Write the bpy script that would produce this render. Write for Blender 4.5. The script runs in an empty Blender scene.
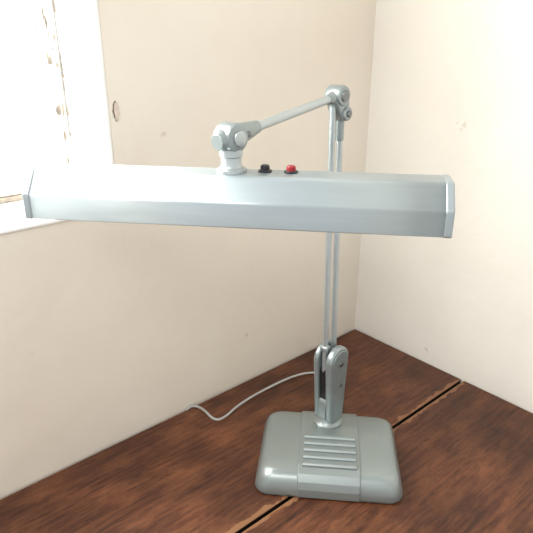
import bpy, bmesh, math, random
from mathutils import Vector, Matrix
random.seed(3)
scene = bpy.context.scene
try:
    scene.view_settings.view_transform = 'Standard'
    scene.view_settings.look = 'None'
except Exception as e:
    print(e)

# ------------------------------------------------------------ frames
C = Vector((0.209, 1.201, 0.0))                 # room corner on desk level
ROOM = Matrix.Translation(C) @ Matrix.Rotation(math.radians(41.15), 4, 'Z')
# room local: x along left wall (negative = away from corner), y = -t (negative = into room)

# ------------------------------------------------------------ materials
def mat_new(name):
    m = bpy.data.materials.new(name); m.use_nodes = True
    nt = m.node_tree
    return m, nt, nt.nodes, nt.links, nt.nodes['Principled BSDF']

def simple(name, col, rough=0.5, metal=0.0, noise=0.0, nscale=40, bump=0.0, bscale=300, coat=0.0, stretch=None):
    m, nt, N, L, P = mat_new(name)
    P.inputs['Base Color'].default_value = (*col, 1)
    P.inputs['Roughness'].default_value = rough
    P.inputs['Metallic'].default_value = metal
    P.inputs['Coat Weight'].default_value = coat
    tc = N.new('ShaderNodeTexCoord')
    vec = tc.outputs['Object']
    if stretch:
        mp = N.new('ShaderNodeMapping'); mp.inputs['Scale'].default_value = stretch
        L.new(vec, mp.inputs['Vector']); vec = mp.outputs['Vector']
    n = N.new('ShaderNodeTexNoise'); n.inputs['Scale'].default_value = nscale; n.inputs['Detail'].default_value = 5
    L.new(vec, n.inputs['Vector'])
    r = N.new('ShaderNodeValToRGB')
    r.color_ramp.elements[0].position = 0.3; r.color_ramp.elements[1].position = 0.7
    r.color_ramp.elements[0].color = (*[c*(1-noise) for c in col], 1)
    r.color_ramp.elements[1].color = (*[min(1, c*(1+noise)) for c in col], 1)
    L.new(n.outputs['Fac'], r.inputs['Fac']); L.new(r.outputs['Color'], P.inputs['Base Color'])
    if bump > 0:
        n2 = N.new('ShaderNodeTexNoise'); n2.inputs['Scale'].default_value = bscale
        L.new(vec, n2.inputs['Vector'])
        b = N.new('ShaderNodeBump'); b.inputs['Strength'].default_value = bump; b.inputs['Distance'].default_value = 0.001
        L.new(n2.outputs['Fac'], b.inputs['Height']); L.new(b.outputs['Normal'], P.inputs['Normal'])
    return m

def wall_mat(name, c1, c2, chip):
    m, nt, N, L, P = mat_new(name)
    P.inputs['Roughness'].default_value = 0.5
    tc = N.new('ShaderNodeTexCoord')
    n = N.new('ShaderNodeTexNoise'); n.inputs['Scale'].default_value = 2.2; n.inputs['Detail'].default_value = 6
    L.new(tc.outputs['Object'], n.inputs['Vector'])
    r = N.new('ShaderNodeValToRGB')
    r.color_ramp.elements[0].position = 0.35; r.color_ramp.elements[1].position = 0.65
    r.color_ramp.elements[0].color = (*c1, 1); r.color_ramp.elements[1].color = (*c2, 1)
    L.new(n.outputs['Fac'], r.inputs['Fac'])
    n2 = N.new('ShaderNodeTexNoise'); n2.inputs['Scale'].default_value = 17; n2.inputs['Detail'].default_value = 5; n2.inputs['Roughness'].default_value = 0.6
    L.new(tc.outputs['Object'], n2.inputs['Vector'])
    r2 = N.new('ShaderNodeValToRGB')
    r2.color_ramp.elements[0].position = 0.70; r2.color_ramp.elements[0].color = (0, 0, 0, 1)
    r2.color_ramp.elements[1].position = 0.72; r2.color_ramp.elements[1].color = (.6, .6, .6, 1)
    L.new(n2.outputs['Fac'], r2.inputs['Fac'])
    mx = N.new('ShaderNodeMixRGB'); mx.inputs['Color2'].default_value = (*chip, 1)
    L.new(r2.outputs['Color'], mx.inputs['Fac']); L.new(r.outputs['Color'], mx.inputs['Color1'])
    L.new(mx.outputs['Color'], P.inputs['Base Color'])
    n3 = N.new('ShaderNodeTexNoise'); n3.inputs['Scale'].default_value = 11; n3.inputs['Detail'].default_value = 7
    L.new(tc.outputs['Object'], n3.inputs['Vector'])
    b = N.new('ShaderNodeBump'); b.inputs['Strength'].default_value = 0.6; b.inputs['Distance'].default_value = 0.006
    L.new(n3.outputs['Fac'], b.inputs['Height']); L.new(b.outputs['Normal'], P.inputs['Normal'])
    return m

def wood_mat():
    m, nt, N, L, P = mat_new('varnished_wood')
    def math_(op, a, b=None, c=None):
        x = N.new('ShaderNodeMath'); x.operation = op
        for i, v in enumerate((a, b, c)):
            if v is None: continue
            if isinstance(v, (int, float)): x.inputs[i].default_value = v
            else: L.new(v, x.inputs[i])
        return x.outputs[0]
    tc = N.new('ShaderNodeTexCoord')
    mp = N.new('ShaderNodeMapping'); mp.inputs['Scale'].default_value = (8.0, 120, 120)
    L.new(tc.outputs['Object'], mp.inputs['Vector'])
    n = N.new('ShaderNodeTexNoise'); n.inputs['Scale'].default_value = 1.4; n.inputs['Detail'].default_value = 10; n.inputs['Roughness'].default_value = .7; n.inputs['Distortion'].default_value = .5
    L.new(mp.outputs['Vector'], n.inputs['Vector'])
    r = N.new('ShaderNodeValToRGB')
    e = r.color_ramp.elements
    e[0].position = .34; e[0].color = (.036, .012, .006, 1)
    e[1].position = .70; e[1].color = (.165, .059, .025, 1)
    x = e.new(.5); x.color = (.088, .028, .012, 1)
    L.new(n.outputs['Fac'], r.inputs['Fac'])
    n2 = N.new('ShaderNodeTexNoise'); n2.inputs['Scale'].default_value = 9; n2.inputs['Detail'].default_value = 10; n2.inputs['Roughness'].default_value = .75
    mp2 = N.new('ShaderNodeMapping'); mp2.inputs['Scale'].default_value = (1, 2.6, 1)
    L.new(tc.outputs['Object'], mp2.inputs['Vector']); L.new(mp2.outputs['Vector'], n2.inputs['Vector'])
    r2 = N.new('ShaderNodeValToRGB'); r2.color_ramp.elements[0].position = .46; r2.color_ramp.elements[1].position = .68
    r2.color_ramp.elements[1].color = (.75, .75, .75, 1)
    L.new(n2.outputs['Fac'], r2.inputs['Fac'])
    mx = N.new('ShaderNodeMixRGB'); mx.inputs['Color2'].default_value = (.245, .095, .040, 1)
    L.new(r2.outputs['Color'], mx.inputs['Fac']); L.new(r.outputs['Color'], mx.inputs['Color1'])
    n5 = N.new('ShaderNodeTexNoise'); n5.inputs['Scale'].default_value = 5; n5.inputs['Detail'].default_value = 4
    L.new(tc.outputs['Object'], n5.inputs['Vector'])
    r5 = N.new('ShaderNodeValToRGB'); r5.color_ramp.elements[0].position = .35; r5.color_ramp.elements[0].color = (.5, .47, .45, 1)
    r5.color_ramp.elements[1].position = .6; r5.color_ramp.elements[1].color = (1, 1, 1, 1)
    L.new(n5.outputs['Fac'], r5.inputs['Fac'])
    mu = N.new('ShaderNodeMixRGB'); mu.blend_type = 'MULTIPLY'; mu.inputs['Fac'].default_value = 1
    L.new(mx.outputs['Color'], mu.inputs['Color1']); L.new(r5.outputs['Color'], mu.inputs['Color2'])
    sp = N.new('ShaderNodeSeparateXYZ'); L.new(tc.outputs['Object'], sp.inputs['Vector'])
    ab = math_('ABSOLUTE', math_('ADD', sp.outputs['Y'], .2875))
    n4 = N.new('ShaderNodeTexNoise'); n4.inputs['Scale'].default_value = 34; n4.inputs['Detail'].default_value = 6
    L.new(tc.outputs['Object'], n4.inputs['Vector'])
    mm = math_('MULTIPLY_ADD', n4.outputs['Fac'], .034, -.0085)
    fac = math_('MULTIPLY', math_('LESS_THAN', ab, mm), .65)
    mx2 = N.new('ShaderNodeMixRGB'); mx2.inputs['Color2'].default_value = (.29, .145, .068, 1)
    L.new(fac, mx2.inputs['Fac']); L.new(mu.outputs['Color'], mx2.inputs['Color1'])
    flank = math_('MULTIPLY', math_('LESS_THAN', sp.outputs['Z'], -.0012), math_('LESS_THAN', ab, .006))
    mx3 = N.new('ShaderNodeMixRGB'); mx3.inputs['Color2'].default_value = (.008, .005, .004, 1)
    L.new(flank, mx3.inputs['Fac']); L.new(mx2.outputs['Color'], mx3.inputs['Color1'])
    L.new(mx3.outputs['Color'], P.inputs['Base Color'])
    P.inputs['Specular IOR Level'].default_value = .35
    rr = N.new('ShaderNodeMapRange'); rr.inputs['To Min'].default_value = .32; rr.inputs['To Max'].default_value = .62
    L.new(n2.outputs['Fac'], rr.inputs['Value']); L.new(rr.outputs['Result'], P.inputs['Roughness'])
    b = N.new('ShaderNodeBump'); b.inputs['Strength'].default_value = .25; b.inputs['Distance'].default_value = .001
    L.new(n.outputs['Fac'], b.inputs['Height']); L.new(b.outputs['Normal'], P.inputs['Normal'])
    return m

M_WL = wall_mat('plaster_warm_shaded', (.745, .675, .575), (.80, .745, .65), (.60, .50, .42))  # darker beige: lack of window light on this wall put into the colour
M_WR = wall_mat('plaster_cream_lit', (.81, .775, .70), (.86, .83, .765), (.58, .50, .42))  # brighter cream: window light on this wall put into the colour
M_WOOD = wood_mat()
M_DARK = simple('dark_gap', (.008, .005, .004), .9)
M_WHITE = simple('white_gloss_paint', (.88, .87, .84), .45, noise=.04, nscale=12, bump=.3, bscale=40)
M_FRAME = simple('old_brown_frame', (.38, .33, .27), .6, noise=.4, nscale=60)
M_SHADE = simple('shade_silver', (.42, .485, .51), .36, .62, noise=.035, nscale=20, bump=.05, bscale=120, stretch=(6, 6, .6))
M_CAP = simple('end_cap_silver', (.34, .39, .41), .35, .6, noise=.05, nscale=30)
M_BASE = simple('base_enamel', (.275, .315, .31), .31, .55, noise=.04, nscale=18, bump=.12, bscale=700)
M_ARM = simple('arm_metal', (.44, .49, .50), .30, .65, noise=.04, nscale=40)
M_KNUCK = simple('knuckle_enamel', (.28, .325, .33), .30, .55, noise=.05, nscale=60)
M_SCREW = simple('screw_steel', (.20, .21, .22), .3, .9)
M_BLACK = simple('black_plastic', (.012, .012, .014), .3)
M_RED = simple('red_plastic', (.30, .010, .018), .25)
M_CORD = simple('grey_cord', (.38, .38, .36), .45)
M_TUBE = simple('phosphor_glass', (.85, .85, .85), .2)
M_REFL = simple('reflector_white', (.8, .8, .78), .4)
M_FLOOR = simple('floorboards', (.16, .09, .05), .5, noise=.3, nscale=6)
M_CHIP = simple('bare_plaster', (.66, .57, .48), .8, noise=.15, nscale=80)
M_CHIPD = simple('chip_edge', (.20, .13, .09), .9)

# ------------------------------------------------------------ mesh helpers
def finish(bm, name, mat, M=None, parent=None, smooth=True, bevel=0, seg=3, subsurf=0, angle=35):
    me = bpy.data.meshes.new(name)
    bmesh.ops.recalc_face_normals(bm, faces=bm.faces)
    bm.to_mesh(me); bm.free()
    me.materials.append(mat)
    ob = bpy.data.objects.new(name, me)
    scene.collection.objects.link(ob)
    if M is not None: ob.matrix_world = M
    if smooth:
        for p in me.polygons: p.use_smooth = True
        try: me.set_sharp_from_angle(angle=math.radians(angle))
        except Exception: pass
    if bevel > 0:
        b = ob.modifiers.new('bevel', 'BEVEL'); b.width = bevel; b.segments = seg; b.limit_method = 'ANGLE'; b.angle_limit = math.radians(30)
        b.harden_normals = False
    if subsurf:
        s = ob.modifiers.new('sub', 'SUBSURF'); s.levels = subsurf; s.render_levels = subsurf
    if parent is not None:
        ob.parent = parent
        ob.matrix_parent_inverse = parent.matrix_world.inverted()
    return ob

def empty(name, M):
    e = bpy.data.objects.new(name, None); scene.collection.objects.link(e)
    e.matrix_world = M; e.empty_display_size = .05
    bpy.context.view_layer.update()
    return e

def add_box(bm, x0, x1, y0, y1, z0, z1):
    v = [bm.verts.new(p) for p in [(x0,y0,z0),(x1,y0,z0),(x1,y1,z0),(x0,y1,z0),(x0,y0,z1),(x1,y0,z1),(x1,y1,z1),(x0,y1,z1)]]
    for f in [(0,3,2,1),(4,5,6,7),(0,1,5,4),(1,2,6,5),(2,3,7,6),(3,0,4,7)]:
        bm.faces.new([v[i] for i in f])

def box(name, dims, mat, M=None, parent=None, bevel=0, seg=2):
    bm = bmesh.new(); add_box(bm, *dims)
    return finish(bm, name, mat, M, parent, smooth=bevel > 0, bevel=bevel, seg=seg)

def lathe(name, prof, mat, M, parent, n=40):
    bm = bmesh.new(); rings = []
    for r, z in prof:
        rings.append([bm.verts.new((r*math.cos(2*math.pi*i/n), r*math.sin(2*math.pi*i/n), z)) for i in range(n)])
    for a, b in zip(rings[:-1], rings[1:]):
        for i in range(n):
            bm.faces.new([a[i], a[(i+1) % n], b[(i+1) % n], b[i]])
    bm.faces.new(rings[0][::-1]); bm.faces.new(rings[-1])
    return finish(bm, name, mat, M, parent)

def frame_z(p, d, up=Vector((0, 0, 1))):
    z = Vector(d).normalized()
    if abs(z.dot(up)) > .98: up = Vector((1, 0, 0))
    x = up.cross(z).normalized(); y = z.cross(x)
    m = Matrix((x, y, z)).transposed().to_4x4(); m.translation = Vector(p)
    return m

def rod(name, p0, p1, r0, r1, mat, parent, ch=.0008):
    p0 = Vector(p0); p1 = Vector(p1); L = (p1-p0).length
    return lathe(name, [(r0-ch, 0), (r0, ch), (r1, L-ch), (r1-ch, L)], mat, frame_z(p0, p1-p0), parent, 28)

def disc(name, c, axis, r, h, mat, parent, ch=.002):
    c = Vector(c); a = Vector(axis).normalized()
    return lathe(name, [(r-ch*1.2, 0), (r-ch*.35, ch*.35), (r, ch*1.2), (r, h-ch*1.2), (r-ch*.35, h-ch*.35), (r-ch*1.2, h)], mat, frame_z(c-a*h/2, a), parent, 36)

def round_poly(pts, rad, seg=6, closed=True):
    out = []; n = len(pts)
    for i in range(n):
        p = Vector(pts[i]); r = rad[i] if isinstance(rad, (list, tuple)) else rad
        if (not closed and i in (0, n-1)) or r <= 0:
            out.append(p.copy()); continue
        a = (Vector(pts[i-1])-p); b = (Vector(pts[(i+1) % n])-p)
        ang = a.angle(b); t = min(r/math.tan(ang/2), a.length*.49, b.length*.49)
        s = p+a.normalized()*t; e = p+b.normalized()*t
        for k in range(seg+1):
            u = k/seg
            out.append((1-u)**2*s+2*u*(1-u)*p+u*u*e)
    return out

def prism(name, pts, h0, h1, mat, M, parent, bevel=0, seg=3):
    bm = bmesh.new()
    a = [bm.verts.new((p[0], p[1], h0)) for p in pts]; b = [bm.verts.new((p[0], p[1], h1)) for p in pts]
    n = len(pts)
    bm.faces.new(a[::-1]); bm.faces.new(b)
    for i in range(n): bm.faces.new([a[i], a[(i+1) % n], b[(i+1) % n], b[i]])
    return finish(bm, name, mat, M, parent, bevel=bevel, seg=seg)

def rrect(hx, hy, r, z, n=8):
    pts = []
    for cx, cy, a0 in ((hx-r, hy-r, 0), (-hx+r, hy-r, 90), (-hx+r, -hy+r, 180), (hx-r, -hy+r, 270)):
        for k in range(n+1):
            a = math.radians(a0+90*k/n); pts.append((cx+r*math.cos(a), cy+r*math.sin(a), z))
    return pts

def loft(name, rings, mat, M, parent, angle=60):
    bm = bmesh.new()
    R = [[bm.verts.new(p) for p in r] for r in rings]; n = len(R[0])
    for a, b in zip(R[:-1], R[1:]):
        for i in range(n): bm.faces.new([a[i], a[(i+1) % n], b[(i+1) % n], b[i]])
    bm.faces.new(R[0][::-1]); bm.faces.new(R[-1])
    return finish(bm, name, mat, M, parent, angle=angle)

# ------------------------------------------------------------ room shell
WX = -.570; SILL = .402; WX2 = -1.55; WTOP = 1.45; TH = .22; ZF = -.75; ZC = 1.75
bm = bmesh.new()
add_box(bm, WX, .0, 0, TH, ZF, ZC)
add_box(bm, WX2, WX, 0, TH, ZF, SILL)
add_box(bm, WX2, WX, 0, TH, WTOP, ZC)
add_box(bm, -2.3, WX2, 0, TH, ZF, ZC)
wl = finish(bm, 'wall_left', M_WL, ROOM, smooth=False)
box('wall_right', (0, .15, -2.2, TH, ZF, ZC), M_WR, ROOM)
box('floor', (-2.3, .15, -2.2, TH, ZF-.05, ZF), M_FLOOR, ROOM)

# window
win = empty('window_1', ROOM @ Matrix.Translation((-1.05, .1, .9)))
t = .006
box('jamb_right', (WX-t, WX, -.001, .20, SILL, WTOP), M_WHITE, ROOM, win, .002)
box('jamb_left', (WX2, WX2+t, -.001, .20, SILL, WTOP), M_WHITE, ROOM, win, .002)
box('sill', (WX2, WX, -.003, .20, SILL, SILL+t), M_WHITE, ROOM, win, .002)
box('head', (WX2, WX, -.001, .20, WTOP-t, WTOP), M_WHITE, ROOM, win, .002)
fy0, fy1 = .130, .175
FW = .024
box('frame_right', (WX-t-FW, WX-t, fy0, fy1, SILL+t, WTOP-t), M_WHITE, ROOM, win, .004)
box('frame_left', (WX2+t, WX2+t+FW, fy0, fy1, SILL+t, WTOP-t), M_WHITE, ROOM, win, .004)
box('frame_bottom', (WX2+t+FW, WX-t-FW, fy0, fy1, SILL+t+.008, SILL+t+.030), M_WHITE, ROOM, win, .004)
box('frame_bottom_worn', (WX2+t+FW, WX-t-FW, fy0-.004, fy1, SILL+t, SILL+t+.008), M_FRAME, ROOM, win, .002)
box('frame_top', (WX2+t+FW, WX-t-FW, fy0, fy1, WTOP-.05, WTOP-t), M_WHITE, ROOM, win, .004)
box('mullion', (-1.10, -1.07, fy0, fy1, SILL+t+.03, WTOP-.05), M_WHITE, ROOM, win, .004)
box('sash_bead_right', (WX-t-FW-.010, WX-t-FW, fy0+.014, fy1, SILL+t+.03, WTOP-.05), M_WHITE, ROOM, win, .003)
box('sash_bead_bottom', (-1.07, WX-t-FW-.010, fy0+.014, fy1, SILL+t+.03, SILL+t+.040), M_WHITE, ROOM, win, .003)
gm, nt, N, L, P = mat_new('window_glass')
tr = N.new('ShaderNodeBsdfTransparent'); gl = N.new('ShaderNodeBsdfGlossy'); gl.inputs['Roughness'].default_value = .05
ms = N.new('ShaderNodeMixShader'); ms.inputs['Fac'].default_value = .04
L.new(tr.outputs[0], ms.inputs[1]); L.new(gl.outputs[0], ms.inputs[2])
L.new(ms.outputs[0], N['Material Output'].inputs['Surface'])
box('glass_pane', (WX2+t+FW, WX-t-FW, .160, .162, SILL+t+.028, WTOP-.05), gm, ROOM, win)
bm = bmesh.new()
z = SILL+.01; x0 = WX-t
while z < 1.2:
    h = random.uniform(.006, .022); w = random.uniform(.0003, .004)
    if random.random() < .6:
        vs = [bm.verts.new((x0-.0008, fy0-.0015-w*1.5, z)), bm.verts.new((x0-.0008, fy0-.0005, z+.001)), bm.verts.new((x0-.0008, fy0-.0005, z+h)), bm.verts.new((x0-.0008, fy0-.0015-w*.7, z+h*.7))]
        bm.faces.new(vs)
    z += h
for k in range(18):
    cx = WX-t-random.uniform(.004, .020); cz = random.uniform(SILL+.02, .70); w = random.uniform(.001, .0032); h = random.uniform(.003, .013)
    vs = [bm.verts.new((cx+w*math.cos(2*math.pi*i/9)*random.uniform(.6, 1.2), fy0-.0006, cz+h*math.sin(2*math.pi*i/9)*random.uniform(.6, 1.2))) for i in range(9)]
    bm.faces.new(vs)
finish(bm, 'flaking_paint', M_FRAME, ROOM, win, smooth=False)

def chip(name, cx, cz, w, h, mat, y=-.0006, n=18):
    bm = bmesh.new()
    vs = [bm.verts.new((cx+w*math.cos(2*math.pi*i/n)*random.uniform(.65, 1.1), y, cz+h*math.sin(2*math.pi*i/n)*random.uniform(.75, 1.1))) for i in range(n)]
    bm.faces.new(vs)
    return finish(bm, name, mat, ROOM, wl, smooth=False)
chip('chip_edge', -.5605, .545, .0048, .015, M_CHIPD)
chip('chip_plaster', -.5592, .5455, .0052, .0145, M_CHIP, -.0012)

# ------------------------------------------------------------ desk
desk = empty('wooden_desk', ROOM @ Matrix.Translation((-.7, -.32, 0)))
G = .005
box('plank_1', (-1.45, -G, -.2845, -G, -.035, 0), M_WOOD, ROOM, desk, .0012)
box('plank_2', (-1.45, -G, -.64, -.2905, -.035, 0), M_WOOD, ROOM, desk, .0012)
box('gap_fill', (-1.449, -G-.001, -.2905, -.2845, -.034, -.012), M_DARK, ROOM, desk)
box('apron_front', (-1.40, -.05, -.60, -.58, -.12, -.035), M_WOOD, ROOM, desk, .002)
box('apron_back', (-1.40, -.05, -.06, -.04, -.12, -.035), M_WOOD, ROOM, desk, .002)
for i, (lx, ly) in enumerate(((-1.42, -.61), (-.07, -.61), (-1.42, -.08), (-.07, -.08))):
    box('leg_%d' % (i+1), (lx, lx+.05, ly, ly+.05, ZF, -.035), M_WOOD, ROOM, desk, .003)

# ------------------------------------------------------------ lamp
BC = Vector((.1010, .7490, 0))
BASE = Matrix.Translation(BC) @ Matrix.Rotation(math.radians(-6.0), 4, 'Z')
lamp = empty('desk_lamp', BASE)
loft('base_body', [rrect(.108, .084, .020, 0), rrect(.1115, .0875, .022, .0012), rrect(.1125, .0885, .022, .005), rrect(.1105, .0865, .022, .014), rrect(.1075, .0835, .022, .0235),
                   rrect(.1050, .0805, .022, .0295), rrect(.1005, .0755, .021, .034), rrect(.094, .068, .02, .0368), rrect(.078, .052, .018, .039), rrect(.05, .03, .015, .040)],
     M_BASE, BASE, lamp, 80)
prof = [(-.0905, .001), (-.0885, .016), (-.0845, .027), (-.077, .0365), (-.062, .0415), (-.03, .0432), (.03, .0432), (.062, .0415), (.077, .0365), (.0845, .027), (.0885, .016), (.0905, .001)]
MB = BASE @ Matrix(((0, 0, 1, 0), (1, 0, 0, 0), (0, 1, 0, 0), (0, 0, 0, 1)))
prism('base_band', round_poly(prof, .004, 4), -.047, .047, M_BASE, MB, lamp, .0022, 3)
def bandz(y):
    ps = prof
    for (a, za), (b, zb) in zip(ps[:-1], ps[1:]):
        if a <= y <= b: return za+(zb-za)*(y-a)/(b-a)
    return .04
for i in range(5):
    y = -.0610+.0155*i
    zc = bandz(y)
    pr = [(y-.0050, zc-.004), (y-.0050, zc+.0018), (y-.0025, zc+.0042), (y+.0025, zc+.0042), (y+.0054, zc+.0010), (y+.0050, zc-.004)]
    prism('rib_%d' % (i+1), round_poly(pr, .001, 3), -.040, .041, M_BASE, MB, lamp, .0012, 2)

d = Vector((-.686, -.728, 0)).normalized()
hp = Vector((.728, -.686, 0)).normalized()
P0 = Vector((.103, .795, 0))
lathe('column_foot', [(.024, .038), (.024, .046), (.019, .050), (.017, .056)], M_BASE, Matrix.Translation(P0), lamp)
HX = -d; HY = Vector((0, 0, 1)); HZ = HX.cross(HY)
if HZ.dot(hp) < 0: HX = d; HZ = HX.cross(HY)
HM = Matrix((HX, HY, HZ)).transposed().to_4x4(); HM.translation = P0
sgn = 1 if HX.dot(d) > 0 else -1
def capsule(w0, w1, y0, y1, n=12):
    pts = []
    for k in range(n+1):
        a = math.pi*k/n; pts.append((w1*math.cos(a), y1-w1+w1*math.sin(a)))
    for k in range(n+1):
        a = math.pi+math.pi*k/n; pts.append((w0*math.cos(a), y0+w0*.6+w0*.6*math.sin(a)))
    return pts
prism('housing_plate_right', capsule(.0165, .0240, .048, .190), .006, .019, M_KNUCK, HM, lamp, .004, 4)
prism('housing_rim_right', capsule(.0120, .0190, .056, .184), .0185, .0205, M_KNUCK, HM, lamp, .0012, 3)
prism('housing_plate_left', capsule(.0165, .0240, .048, .190), -.017, -.008, M_KNUCK, HM, lamp, .003, 3)
prism('housing_core', capsule(.012, .017, .054, .160), -.009, .007, M_BLACK, HM, lamp)
prism('housing_lower_block', capsule(.0168, .0175, .048, .100), -.009, .007, M_KNUCK, HM, lamp, .002)
Hc = lambda x, y, z: HM @ Vector((x, y, z))
disc('housing_screw_1', Hc(0, .162, .0210), hp, .0050, .003, M_SCREW, lamp, .0008)
disc('housing_screw_2', Hc(.002, .122, .0207), hp, .0032, .002, M_SCREW, lamp, .0005)
T = Vector((.0945, .795, .569))
Bt = Vector((.1005, .795, .175))
rod('column_rod_front', Bt+d*.0105+Vector((0, 0, -.03)), T+d*.0090+Vector((0, 0, -.012)), .0046, .0046, M_ARM, lamp)
rod('column_rod_back', Bt-d*.0105+Vector((0, 0, -.01)), T-d*.0090+Vector((0, 0, -.03)), .0046, .0046, M_ARM, lamp)
disc('rod_pin', Bt+d*.0105+Vector((0, 0, .012)), hp, .0065, .013, M_KNUCK, lamp, .001)
rod('rod_collar', T-d*.0090+Vector((0, 0, -.06)), T-d*.0090+Vector((0, 0, -.02)), .0060, .0060, M_KNUCK, lamp)

KM = HM.copy(); KM.translation = T
kp = [(-.012, .004), (-.006, .013), (.006, .014), (.0145, .004), (.0165, -.012), (.0155, -.030), (.004, -.034), (-.004, -.024), (-.012, -.008)]
kp = [(-sgn*x, y) for x, y in kp]
prism('top_knuckle_plate', round_poly(kp, .006, 5), -.010, .010, M_KNUCK, KM, lamp, .0025, 3)
disc('top_knuckle_hub', T+Vector((0, 0, .001)), hp, .0135, .026, M_KNUCK, lamp, .003)
disc('top_knuckle_cap', T+hp*.0135+Vector((0, 0, .001)), hp, .008, .003, M_SCREW, lamp, .001)
disc('top_lower_hub', T-d*.010+Vector((0, 0, -.023)), hp, .0095, .026, M_KNUCK, lamp, .002)
disc('top_lower_bolt', T-d*.010+hp*.014+Vector((0, 0, -.023)), hp, .0045, .004, M_SCREW, lamp, .001)

# shade frame
SL = .4695
SC = (Vector((-.274, .623, .454))+Vector((.191, .558, .454)))/2+Vector((0, 0, -.001))
SM = Matrix.Translation(SC) @ Matrix.Rotation(math.radians(-8.2), 4, 'Z')
SE = SM @ Matrix(((0, 0, 1, 0), (1, 0, 0, 0), (0, 1, 0, 0), (0, 0, 0, 1)))
MY = .039; ZT = .0515
S0 = SM @ Vector((-.003, MY, ZT))
K = S0+Vector((0, 0, .0385))
ad = (T+Vector((0, 0, .002))-K).normalized()
rod('arm_tube', K+ad*.035, T-ad*.008, .0055, .0055, M_ARM, lamp)
rod('arm_collar', K+ad*.012, K+ad*.046, .0125, .0072, M_KNUCK, lamp, .001)
rod('arm_end_collar', T-ad*.024, T-ad*.010, .0062, .0085, M_KNUCK, lamp, .0008)
lathe('shade_mount', [(.0160, 0), (.0170, .001), (.0170, .004), (.0125, .0065), (.0115, .009), (.0115, .017), (.0130, .0185), (.0130, .026), (.010, .029)], M_ARM, Matrix.Translation(S0), lamp)
disc('shade_knuckle_hub', K, hp, .0160, .027, M_KNUCK, lamp, .004)
disc('shade_knuckle_cap', K+hp*.0150, hp, .0085, .004, M_ARM, lamp, .0015)
rod('shade_knuckle_nut', K-ad*.022, K-ad*.008, .0095, .0115, M_KNUCK, lamp, .0015)
disc('shade_knuckle_screw', K+ad*.018 + hp*.010, hp, .0035, .006, M_SCREW, lamp, .0008)

sp = [(.004, 0), (0, .0), (0, .027), (.0205, ZT), (.0575, ZT), (.086, .027), (.086, 0), (.082, 0)]
rp = round_poly(sp, [0, .001, .005, .009, .009, .005, .001, 0], 6, closed=False)
bm = bmesh.new()
A = [bm.verts.new((p[0], p[1], -SL/2+.009)) for p in rp]; B = [bm.verts.new((p[0], p[1], SL/2-.009)) for p in rp]
for i in range(len(A)-1): bm.faces.new([A[i], A[i+1], B[i+1], B[i]])
sh = finish(bm, 'shade_hood', M_SHADE, SE, lamp, angle=50)
so = sh.modifiers.new('sol', 'SOLIDIFY'); so.thickness = .0012; so.offset = 0
cp = [(-.0012, -.0012), (-.0012, .0280), (.0200, ZT+.0013), (.0580, ZT+.0013), (.0872, .0280), (.0872, -.0012)]
cr = round_poly(cp, [.003, .007, .010, .010, .007, .003], 6)
prism('shade_end_left', cr, -SL/2, -SL/2+.0095, M_CAP, SE, lamp, .0028, 4)
prism('shade_end_right', cr, SL/2-.0095, SL/2, M_CAP, SE, lamp, .0028, 4)
disc('end_screw', SM @ Vector((SL/2, .012, .012)), SM.to_3x3() @ Vector((1, 0, 0)), .003, .003, M_SCREW, lamp, .0006)
prism('reflector', [(.004, .018), (.022, .038), (.056, .038), (.082, .018), (.082, .017), (.056, .036), (.022, .036), (.004, .017)], -SL/2+.011, SL/2-.011, M_REFL, SE, lamp)
for i, yy in enumerate((.026, .060)):
    a = SM @ Vector((-SL/2+.022, yy, .014)); b = SM @ Vector((SL/2-.022, yy, .014))
    rod('tube_%d' % (i+1), a, b, .0075, .0075, M_TUBE, lamp)
    for j, (u, v) in enumerate(((-SL/2+.009, -SL/2+.024), (SL/2-.024, SL/2-.009))):
        rod('socket_%d_%d' % (i+1, j+1), SM @ Vector((u, yy, .014)), SM @ Vector((v, yy, .014)), .0095, .0095, M_REFL, lamp)
def on_top(dx, dy=.044): return SM @ Vector((dx, dy, ZT))
for nm, dx, mt in (('switch_black', .034, M_BLACK), ('switch_red', .063, M_RED)):
    p = on_top(dx)
    lathe(nm+'_bezel', [(.0078, 0), (.0078, .0020), (.0065, .0030)], M_BLACK, Matrix.Translation(p), lamp, 24)
    lathe(nm, [(.0052, .001), (.0052, .0070), (.0038, .0084)], mt, Matrix.Translation(p), lamp, 24)

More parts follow.
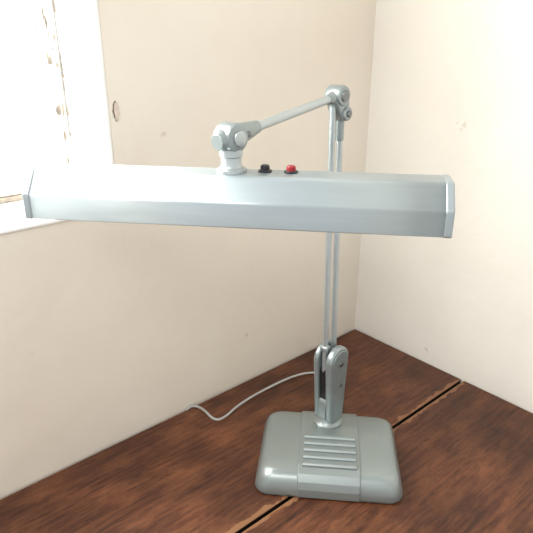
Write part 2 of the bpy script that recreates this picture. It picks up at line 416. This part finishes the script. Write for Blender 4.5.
# cord
cu = bpy.data.curves.new('power_cord', 'CURVE'); cu.dimensions = '3D'; cu.bevel_depth = .0023; cu.bevel_resolution = 4
pts = [(.125, .83, .012), (.14, .88, .003), (.145, .95, .0022), (.12, 1.005, .0022), (.07, 1.003, .0022), (.007, .955, .0022), (-.05, .899, .0022), (-.076, .855, .0022),
       (-.094, .848, .0022), (-.118, .884, .0022), (-.138, .894, .0022), (-.1495, .8815, .001), (-.153, .879, -.02), (-.153, .879, -.10)]
s = cu.splines.new('NURBS'); s.points.add(len(pts)-1)
for p, q in zip(s.points, pts): p.co = (*q, 1)
s.use_endpoint_u = True; s.order_u = 3; s.resolution_u = 10
co = bpy.data.objects.new('cord', cu); scene.collection.objects.link(co); cu.materials.append(M_CORD)
co.parent = lamp; co.matrix_parent_inverse = lamp.matrix_world.inverted()

# ------------------------------------------------------------ light
w = bpy.data.worlds.new('World'); scene.world = w; w.use_nodes = True
bg = w.node_tree.nodes['Background']; bg.inputs['Color'].default_value = (1, .995, .99, 1); bg.inputs['Strength'].default_value = 1.06
def area(name, loc, target, sx, sy, power, col):
    l = bpy.data.lights.new(name, 'AREA'); l.shape = 'RECTANGLE'; l.size = sx; l.size_y = sy; l.energy = power; l.color = col
    o = bpy.data.objects.new(name, l); scene.collection.objects.link(o)
    o.location = loc
    o.rotation_euler = (Vector(target)-Vector(loc)).to_track_quat('-Z', 'Y').to_euler()
    return o
area('window_daylight', ROOM @ Vector((-1.15, .42, 1.05)), ROOM @ Vector((-.55, -.6, .25)), 1.1, 1.1, 64, (1, .98, .94))
area('room_fill', (-.7, -1.0, 1.8), (.0, .9, .3), .9, .9, 16, (1, .975, .93))  # extra soft fill light, added behind the camera

# ------------------------------------------------------------ camera
cam = bpy.data.cameras.new('camera'); cam.sensor_width = 36; cam.lens = 574/533*36; cam.clip_start = .01
co = bpy.data.objects.new('camera', cam); scene.collection.objects.link(co)
co.location = (0, 0, .65); co.rotation_euler = (math.radians(90-22.35), 0, 0)
scene.camera = co
